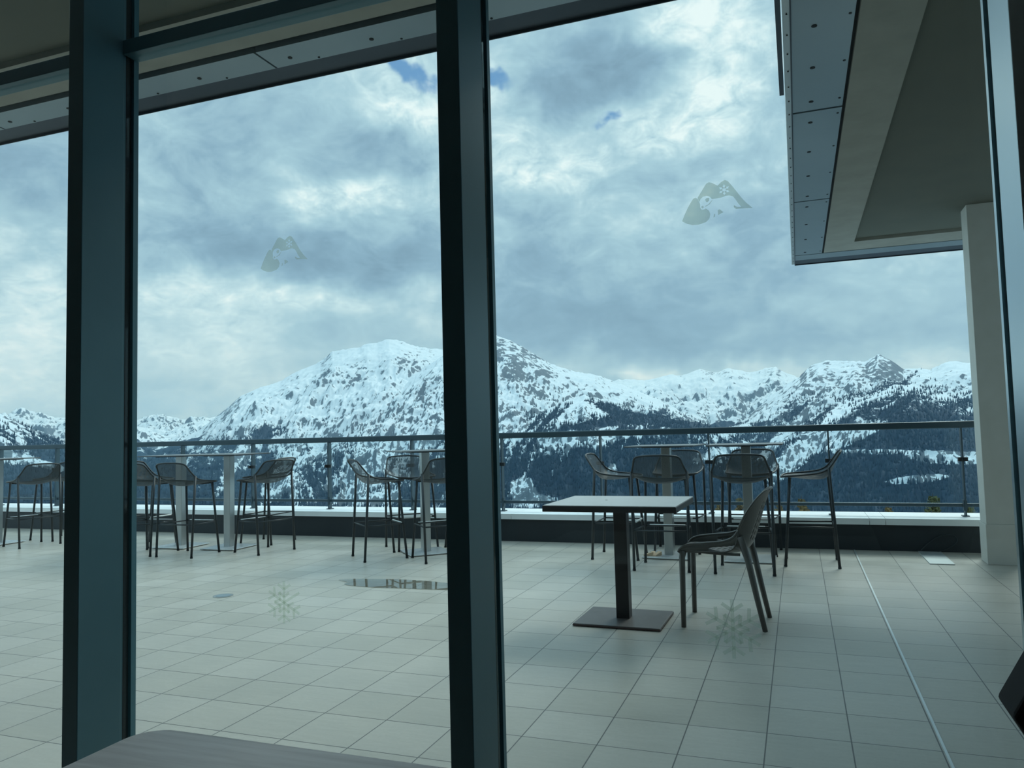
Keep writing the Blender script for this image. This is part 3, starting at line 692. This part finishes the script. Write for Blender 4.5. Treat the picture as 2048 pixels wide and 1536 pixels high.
# each massif: distance of its crest, where its slope reaches the valley, crest line read off the skyline, front steepness
MASS = [
 ('far_left', 19000, 9000, -350, 1.0, [(-400, 838), (-100, 836), (0, 838), (20, 836), (44, 831), (60, 835), (88, 830), (110, 839), (132, 838), (200, 842), (281, 843), (308, 834), (334, 836), (365, 843), (396, 836), (418, 839), (440, 834), (520, 850), (700, 880)]),
 ('valley_left', 12500, 5500, -420, 1.1, [(-400, 872), (132, 880), (281, 857), (330, 862), (370, 850), (405, 843), (440, 846), (500, 870), (700, 905)]),
 ('near_left', 5200, 2600, -430, 1.05, [(-700, 770), (-300, 800), (-100, 815), (0, 832), (40, 850), (80, 869), (132, 888), (200, 902), (300, 925), (500, 960)]),
 ('left_peak', 9500, 3600, -420, 1.25, [(200, 925), (330, 893), (400, 862), (450, 822), (480, 797), (510, 782), (560, 765), (600, 742), (640, 725), (665, 706), (720, 697), (735, 690), (755, 688), (778, 680), (800, 684), (840, 697), (885, 700), (960, 720), (1100, 780)]),
 ('middle_peak', 7400, 2500, -430, 1.12, [(250, 985), (420, 940), (560, 905), (640, 880), (700, 848), (760, 800), (820, 757), (885, 714), (940, 694), (993, 672), (1020, 681), (1060, 705), (1100, 729), (1150, 745), (1190, 752), (1225, 764), (1290, 790), (1350, 818), (1400, 850), (1500, 900)]),
 ('far_middle', 14500, 6200, -250, 1.5, [(1050, 800), (1225, 764), (1250, 760), (1290, 765), (1340, 750), (1365, 753), (1400, 741), (1430, 748), (1460, 738), (1500, 748), (1550, 736), (1575, 750), (1610, 764), (1700, 790), (1900, 800)]),
 ('forest_spur', 4600, 2000, -430, .95, [(900, 905), (1000, 868), (1080, 830), (1130, 803), (1170, 792), (1200, 805), (1240, 818), (1290, 833), (1330, 836), (1400, 848), (1440, 862), (1500, 885), (1560, 910)]),
 ('right_peak', 7200, 3200, -400, 1.1, [(1380, 905), (1440, 872), (1500, 832), (1540, 795), (1575, 768), (1600, 753), (1612, 740), (1625, 733), (1650, 724), (1690, 727), (1730, 725), (1755, 711), (1780, 722), (1806, 741), (1840, 737), (1860, 741), (1890, 730), (1910, 725), (1935, 728), (2050, 735), (2300, 700), (2700, 660)]),
 ('right_spur', 5300, 1900, -430, .95, [(1440, 930), (1540, 880), (1600, 853), (1650, 822), (1700, 800), (1745, 788), (1790, 770), (1830, 768), (1870, 788), (1930, 800), (2050, 805), (2300, 780), (2700, 740)]),
]
NT_, ND_ = 1350, 720
th = np.radians(np.linspace(-56, 22, NT_)); dd = 1500 * (21500 / 1500) ** np.linspace(0, 1, ND_)
TH, DD = np.meshgrid(th, dd); X = np.sin(TH) * DD; Y = np.cos(TH) * DD
def warp(n): return perlin(X / 900, Y / 900, n) 
Z = np.full_like(X, -1e9); IDX = np.zeros(X.shape, int)
for mi, (nm, Dc, Df, zf, pw, sk) in enumerate(MASS):
    aa = []; hh = []
    for px, py in sk:
        v = dir_of(px, py); aa.append(math.atan2(v.x, v.y)); hh.append(v.z / math.hypot(v.x, v.y))
    Dv = Dc * (1 + .05 * perlin(TH * 9 + mi * 3.3, TH * 0 + .5, 40 + mi))
    aa = [aa[0] - .9, aa[0] - .12] + aa + [aa[-1] + .12, aa[-1] + .9]; hh = [hh[0] - .35, hh[0] - .10] + hh + [hh[-1] - .10, hh[-1] - .35]
    te = np.interp(TH, aa, hh); HC = np.maximum(te * Dv, zf - 60)
    # diagonal flow: the slope below a point leans sideways, so gullies run like the photo's
    s = (Dv - DD) / (Dv - Df)
    front = zf + (HC - zf) * (1 - np.clip(s, 0, 1.35)) ** pw if pw == 1.0 else zf + (HC - zf) * np.sign(1 - s) * np.abs(1 - np.clip(s, -0.0, 1.6)) ** pw
    back = HC - .62 * (DD - Dv)
    z = np.where(DD < Dv, front, back)
    lean = {'left_peak': .30, 'middle_peak': .28, 'near_left': -.2, 'right_spur': .16, 'right_peak': .18, 'forest_spur': -.08}.get(nm, .12)
    q = TH * Dc - lean * DD
    sc = Dc / 7000.
    amp = np.clip(np.abs(s) * 3.2, .16, 1) * sc
    g = fbm(q / (520 * sc) + .35 * warp(3), DD / (2300 * sc), 5, 11 + mi * 7, True, .55)
    g2 = fbm(X / (420 * sc), Y / (420 * sc), 5, 60 + mi * 5, True, .55)
    z = z + amp * (g - .25) * 105 + amp * (g2 - .2) * 75 + np.clip(np.abs(s) * 2.2 - .15, 0, 1) * sc * 150 * fbm(q / (1500 * sc), DD / (2600 * sc), 3, 140 + mi)
    z = z + fbm(TH * Dc / (95 * sc), DD / (130 * sc), 3, 90 + mi, True) * 9 * sc
    z = z - np.maximum(0, Df - DD) * .55
    k = z > Z; Z = np.where(k, z, Z); IDX = np.where(k, mi, IDX)
# ---- where forest and clearings are
az_g = np.degrees(TH)
EL = np.degrees(np.arctan2(Z, DD))
lean_q = TH * 6000 - np.interp(az_g, [-56, -40, -34, -12, -6, 0, 6, 22], [-.2, -.1, .26, .26, .02, .15, .22, .1]) * DD
fn = fbm(lean_q / 210, DD / 2600, 5, 201); fn2 = fbm(X / 200, Y / 200, 4, 231)
gul = fbm(lean_q / 120, DD / 4200, 4, 251, True)
lim = np.interp(az_g, [-56, -42, -36, -30, -24, -18, -12, -6, 0, 6, 12, 22], [120, 90, -60, -20, 10, 170, 160, 110, 140, 240, 250, 250])
forest = (lim - Z) / 250 + 1.25 * fn + .42 * fn2 - np.interp(az_g, [-40, -30, -14, -8, 2, 12], [.5, 1.25, 1.25, .55, .8, .6]) * gul + .24
forest = np.where(DD > 9000, -1, forest)
forest = np.clip(forest, -1.6, 1.35)
def clearing(px, py, sx, sy, rot, amp):
    global forest
    a, e = azel(px, py); da = (az_g - a) * 27; de = (EL - e) * 27
    c, n = math.cos(rot), math.sin(rot); u = (da * c + de * n) / sx; v = (-da * n + de * c) / sy
    forest = forest - amp * np.exp(-(u * u + v * v) ** 1.5) * (1 + .8 * fn2)
for c in [(1830, 958, 48, 7, .10, 4), (1905, 915, 60, 10, -.02, 3.5), (1760, 903, 90, 4, -.02, 2.2), (1580, 925, 62, 17, .75, 3), (1700, 870, 60, 15, .35, 2.4), (1560, 880, 60, 9, .75, 2.4),
          (1500, 840, 60, 12, .5, 1.6), (1440, 905, 60, 8, .3, 1.8), (1045, 985, 30, 28, -.6, 3), (1225, 945, 14, 24, .2, 1.8), (1085, 1000, 40, 10, 0, 2), (715, 960, 22, 40, -.6, 2.2), (735, 1000, 60, 10, 0, 2.6), (560, 960, 16, 50, -.6, 2), (455, 950, 10, 50, -.5, 1.3), (1190, 880, 90, 10, .1, 1.0),
          (20, 915, 40, 7, -.25, 3), (95, 930, 30, 5, -.3, 3), (780, 900, 120, 8, .5, 2), (640, 900, 90, 7, .55, 2), (1010, 870, 50, 20, .3, 1.5)]:
    clearing(*c)
for c in [(1230, 822, 60, 9, -.42, -2.2), (1330, 843, 60, 7, -.2, -2.0), (1200, 845, 110, 9, .12, -1.4), (1450, 848, 70, 5, 0, -1.8), (1100, 835, 60, 8, .45, -1.0), (530, 865, 40, 14, .2, -1.3), (1700, 960, 140, 30, 0, -.8), (1200, 950, 170, 50, 0, -.7), (30, 960, 90, 22, 0, -1.0)]:
    clearing(*c)
# ---- rock exposed on the steep and crested parts
dZr = np.gradient(Z, axis=0) / np.gradient(DD, axis=0); dZt = np.gradient(Z, axis=1) / (DD * (th[1] - th[0]))
steep = np.hypot(dZr, dZt)
rk = fbm(X / 130, Y / 130, 5, 301, True)
rock = (steep - .55) * 1.5 + rk * 1.15 - np.where(IDX == 3, .85, .60) + .5 * fbm(X / 1300, Y / 1300, 3, 330)
def rocky(px, py, sx, sy, rot, amp):
    global rock
    a, e = azel(px, py); da = (az_g - a) * 27; de = (EL - e) * 27
    c, n = math.cos(rot), math.sin(rot); u = (da * c + de * n) / sx; v = (-da * n + de * c) / sy
    rock = rock + amp * .55 * np.exp(-(u * u + v * v)) * (.25 + 1.3 * rk)
for c in [(700, 765, 22, 22, -.7, .9), (722, 735, 20, 12, -.6, .8), (805, 720, 12, 38, 0, 1.0), (850, 705, 40, 12, .1, .8), (1010, 705, 45, 30, -.6, 1.0), (1035, 735, 60, 12, -.6, .8), (1760, 745, 55, 28, 0, 1.1), (1640, 745, 40, 14, .7, .7), (1545, 745, 25, 12, 0, .8), (1600, 800, 60, 30, .7, .7), (1420, 755, 60, 12, 0, .5), (515, 865, 30, 18, 0, 1.0), (560, 790, 80, 5, .4, .6),
          (760, 775, 90, 40, .3, -.9), (600, 820, 100, 30, .3, -.6), (1050, 790, 90, 40, 0, -.7), (1400, 790, 160, 25, 0, -1.5), (1150, 780, 80, 20, -.4, -.7)]:
    rocky(*c)
rock = np.clip(rock, -1, 1.4)

def mountain_mat():
    m = mat('snow_rock_and_forest_floor', rough=.85, spec=.2); t = NT(m.node_tree); b = m.node_tree.nodes['Principled BSDF']
    fa = t.n('ShaderNodeAttribute'); fa.attribute_name = 'forest'; ra = t.n('ShaderNodeAttribute'); ra.attribute_name = 'rock'
    pos = t.n('ShaderNodeNewGeometry').outputs['Position']
    mp = t.n('ShaderNodeMapping'); t.set(mp.inputs[0], pos); mp.inputs['Scale'].default_value = (1, 1, .45)
    n = t.noise(mp.outputs[0], .022, 7, .68); n2 = t.noise(pos, .005, 5, .6)
    r = t.smooth(t.math('ADD', ra.outputs['Fac'], t.math('MULTIPLY', t.math('SUBTRACT', n, .5), 3.6)), .30, .62)
    f = t.smooth(t.math('ADD', fa.outputs['Fac'], t.math('MULTIPLY', t.math('SUBTRACT', n, .5), 2.4)), .25, .5)
    snow = t.mix(n2, (.66, .74, .79), (.74, .80, .84)); rockc = t.mix(n, (.075, .10, .125), (.19, .23, .26)); tree = t.mix(n, (.008, .028, .055), (.020, .048, .080))  # tree tones shifted to blue, distance haze put into the colour
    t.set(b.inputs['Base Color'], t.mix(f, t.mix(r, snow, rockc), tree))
    bp = t.n('ShaderNodeBump'); bp.inputs['Strength'].default_value = .6; bp.inputs['Distance'].default_value = 14; t.set(bp.inputs['Height'], n); t.set(b.inputs['Normal'], bp.outputs[0])
    return m
MM = mountain_mat()
LAB = {'far_left': 'bluish snowy range farthest away at the left, beyond the other mountains', 'valley_left': 'low snowy hills in the valley between the left mullion and the big peak',
 'near_left': 'snowy slope with dark forest at the far left of the photo', 'left_peak': 'broad white snow peak left of the middle mullion', 'middle_peak': 'high snowy mountain whose rocky summit rises right of the middle mullion',
 'far_middle': 'distant white range between the middle and right mountains', 'forest_spur': 'dark forested spur below the middle summit, behind the low table',
 'right_peak': 'rocky jagged snow peak at the right, left of the pillar', 'right_spur': 'forested ridge in front of the jagged right peak'}
V = np.stack([X, Y, Z], -1).reshape(-1, 3)
ii = np.arange(NT_ * ND_).reshape(ND_, NT_)
Q = np.stack([ii[:-1, :-1], ii[:-1, 1:], ii[1:, 1:], ii[1:, :-1]], -1).reshape(-1, 4)
# leave out slopes no one could see: far side of every crest far below its skyline
qi = IDX[:-1, :-1].reshape(-1)
for mi, row in enumerate(MASS):
    sel = Q[qi == mi]
    if not len(sel): continue
    used, inv = np.unique(sel, return_inverse=True); inv = inv.reshape(sel.shape)
    me = bpy.data.meshes.new('mountain'); me.vertices.add(len(used)); me.vertices.foreach_set('co', V[used].ravel().astype(np.float32))
    me.loops.add(inv.size); me.loops.foreach_set('vertex_index', inv.ravel().astype(np.int32))
    me.polygons.add(len(sel)); me.polygons.foreach_set('loop_start', np.arange(0, inv.size, 4, dtype=np.int32)); me.polygons.foreach_set('loop_total', np.full(len(sel), 4, np.int32))
    me.update(calc_edges=True); me.polygons.foreach_set('use_smooth', np.ones(len(sel), bool))
    for an, arr in (('forest', forest), ('rock', rock)):
        at_ = me.attributes.new(an, 'FLOAT', 'POINT'); at_.data.foreach_set('value', arr.reshape(-1)[used].astype(np.float32))
    me.materials.append(MM); o = bpy.data.objects.new('mountain', me); C.objects.link(o); tag(o, LAB[row[0]], 'mountain', 'snowy mountains beyond the terrace', 'structure')

# ---- forest: every far spruce a small cone, one uncountable mass
rs = np.random.RandomState(5); NTREE = 52000
cand = rs.rand(900000, 2); ti = (cand[:, 0] * (NT_ - 2)); di = (cand[:, 1] ** .9 * (ND_ * .62)).clip(0, ND_ - 2)
i0 = ti.astype(int); j0 = di.astype(int); fv = forest[j0, i0] + .9 * perlin(X[j0, i0] / 70, Y[j0, i0] / 70, 77)
az0 = az_g[j0, i0]; e0 = EL[j0, i0]
ok = (fv > .12) & (DD[j0, i0] < 7500) & (e0 > -7) & (az0 > -55) & (az0 < 21) & (DD[j0, i0] > 1900)
# horizon test so that hidden slopes get no trees
run = np.maximum.accumulate(np.vstack([np.full((1, NT_), -90.), EL[:-1]]), axis=0)
ok &= EL[j0, i0] > run[j0, i0] - .35
sel = np.nonzero(ok)[0]
wgt = np.ones(len(sel)); sel = sel[:NTREE]
fx = ti[sel] - i0[sel]; fy = di[sel] - j0[sel]; a, b_ = i0[sel], j0[sel]
def bil(A): return (A[b_, a] * (1 - fx) * (1 - fy) + A[b_, a + 1] * fx * (1 - fy) + A[b_ + 1, a] * (1 - fx) * fy + A[b_ + 1, a + 1] * fx * fy)
tx, ty, tz = bil(X), bil(Y), bil(Z); n = len(tx); hh = 12 + 12 * rs.rand(n); rr = hh * .2; ph = rs.rand(n) * 6.28
K = 5; vv = np.zeros((n, K + 1, 3), np.float32)
for k in range(K): vv[:, k] = np.stack([tx + rr * np.cos(ph + k * 2 * np.pi / K), ty + rr * np.sin(ph + k * 2 * np.pi / K), tz - 3], -1)
vv[:, K] = np.stack([tx, ty, tz + hh], -1)
base = np.arange(n)[:, None, None] * (K + 1); tri = np.array([[k, (k + 1) % K, K] for k in range(K)])[None]; F = (base + tri).reshape(-1, 3)
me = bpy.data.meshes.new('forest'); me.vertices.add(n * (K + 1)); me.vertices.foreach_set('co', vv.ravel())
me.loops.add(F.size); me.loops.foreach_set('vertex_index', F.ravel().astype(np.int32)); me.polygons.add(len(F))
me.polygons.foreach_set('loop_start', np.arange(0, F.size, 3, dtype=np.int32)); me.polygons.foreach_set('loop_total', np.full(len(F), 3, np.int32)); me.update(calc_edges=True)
me.materials.append(noisy('dark_spruce_haze_blue', (.007, .026, .048), (.018, .044, .070), .01, rough=.9, spec=.1))  # spruce colour carries the blue of the valley haze
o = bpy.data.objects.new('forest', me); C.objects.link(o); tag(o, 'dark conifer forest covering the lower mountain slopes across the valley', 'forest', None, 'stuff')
print('trees', n, 'of', ok.sum())

# ---- larches just below the terrace
M['larch'] = noisy('ochre_larch_twigs', (.16, .115, .045), (.22, .155, .07), 9, rough=.9); M['larch2'] = noisy('olive_conifer_twigs', (.085, .10, .04), (.13, .12, .05), 9, rough=.9)
M['bark'] = mat('brown_bark', (.06, .045, .035), .9)
def larch(px, py, D, spread, m, lab, rs=random):
    v = dir_of(px, py); k = D / math.hypot(v.x, v.y); x, y, zt = v.x * k, v.y * k, EYE + v.z * k
    Ht = 9.0; r = empty('larch_tree', (x, y, zt - Ht)); tag(r, lab, 'tree', 'larch tops just beyond the parapet')
    bm = new_bm(); tube(bm, [(0, 0, 0), (0, 0, Ht)], .14, 7, r2=.012); obj('trunk', bm, M['bark'], r)
    bm = new_bm()
    for lv in range(30):
        z = Ht * (.25 + .74 * lv / 30); R = spread * (1 - (z / Ht)) * 6.5 + .10
        for q in range(7):
            a = rs.random() * 6.28; L = R * rs.uniform(.7, 1.15); dz = L * rs.uniform(-.05, .45)
            c, s = math.cos(a), math.sin(a); pts = [(0, 0, z), (c * L * .5, s * L * .5, z + dz * .35), (c * L, s * L, z + dz)]
            tube(bm, pts, .018, 3, r2=.006)
            for e in range(8):
                f = rs.uniform(.15, 1); bx, by, bz = c * L * f, s * L * f, z + dz * f; w_ = rs.uniform(.09, .19)
                vs_ = [bm.verts.new((bx + rs.uniform(-w_, w_), by + rs.uniform(-w_, w_), bz + rs.uniform(-w_, w_))) for _ in range(3)]
                bm.faces.new(vs_)
    obj('foliage', bm, m, r)
for px, py, D, sp, m, lab in [(1865, 987, 42, .42, 'larch2', 'tallest ochre-green larch top beyond the parapet, left of the last railing post'), (1776, 1010, 56, .3, 'larch', 'small orange larch top beyond the parapet, below the snowy clearing'),
    (1936, 1008, 47, .3, 'larch2', 'olive larch top beside the pillar'), (1603, 992, 50, .34, 'larch', 'orange larch top seen between the legs of the rightmost stool'), (1557, 1000, 60, .34, 'larch', 'orange larch top right behind the back of the plastic chair'),
    (1478, 992, 69, .34, 'larch', 'orange larch top left of the rightmost high table column'), (1437, 1006, 80, .4, 'larch', 'reddish larch top seen just right of the low tabletop')]:
    larch(px, py, D, sp, M[m], lab)

# ---- chalet building on the left slope
v = dir_of(12, 912); azb = math.atan2(v.x, v.y); j = None
col_i = int(np.argmin(np.abs(th - azb))); el_t = math.degrees(math.asin(v.z))
vis = [k for k in range(ND_ - 1) if EL[k, col_i] <= el_t < EL[k + 1, col_i] or EL[k, col_i] >= el_t]
k0 = vis[0] if vis else 100; Dq = dd[k0]; zq = Z[k0, col_i]; sc_ = Dq / 1545
b = tag(empty('chalet_building', (math.sin(azb) * Dq, math.cos(azb) * Dq, zq - 2), -azb), 'pale building with stacked balconies on the far left slope', 'building')
wall_m = mat('white_render_wall', (.62, .64, .64), .8)
wd, hg = 9 * sc_, 13 * sc_
bm = new_bm(); prism(bm, [(-wd, 0), (wd, 0), (wd, hg * .8), (0, hg), (-wd, hg * .8)], -wd * .6, wd * .6); obj('wall', bm, wall_m, b)
for q in range(4): bm = new_bm(); z_ = hg * (.12 + .18 * q); box(bm, -wd * .9, -wd * .75, z_, wd * .9, -wd * .6, z_ + hg * .05); obj('balcony', bm, M['clad'], b)
bm = new_bm(); prism(bm, [(-wd * 1.1, hg * .78), (0, hg * 1.0), (wd * 1.1, hg * .78), (wd * 1.1, hg * .84), (0, hg * 1.07), (-wd * 1.1, hg * .84)], -wd * .8, wd * .8); obj('roof', bm, M['clad'], b)

# ---- thin valley haze, a real scattering volume
hz = bpy.data.materials.new('thin_valley_haze'); hz.use_nodes = True; t = NT(hz.node_tree); hz.node_tree.nodes.clear()
out = t.n('ShaderNodeOutputMaterial'); vs_ = t.n('ShaderNodeVolumeScatter'); vs_.inputs['Color'].default_value = (.42, .70, 1, 1); vs_.inputs['Density'].default_value = 2.4e-5; vs_.inputs['Anisotropy'].default_value = .2
t.set(out.inputs['Volume'], vs_.outputs[0])
bm = new_bm(); box(bm, -26000, 120, -1500, 14000, 24000, 1500); tag(obj('haze', bm, hz), 'thin bluish haze filling the valley and veiling the mountains', 'haze', None, 'stuff')
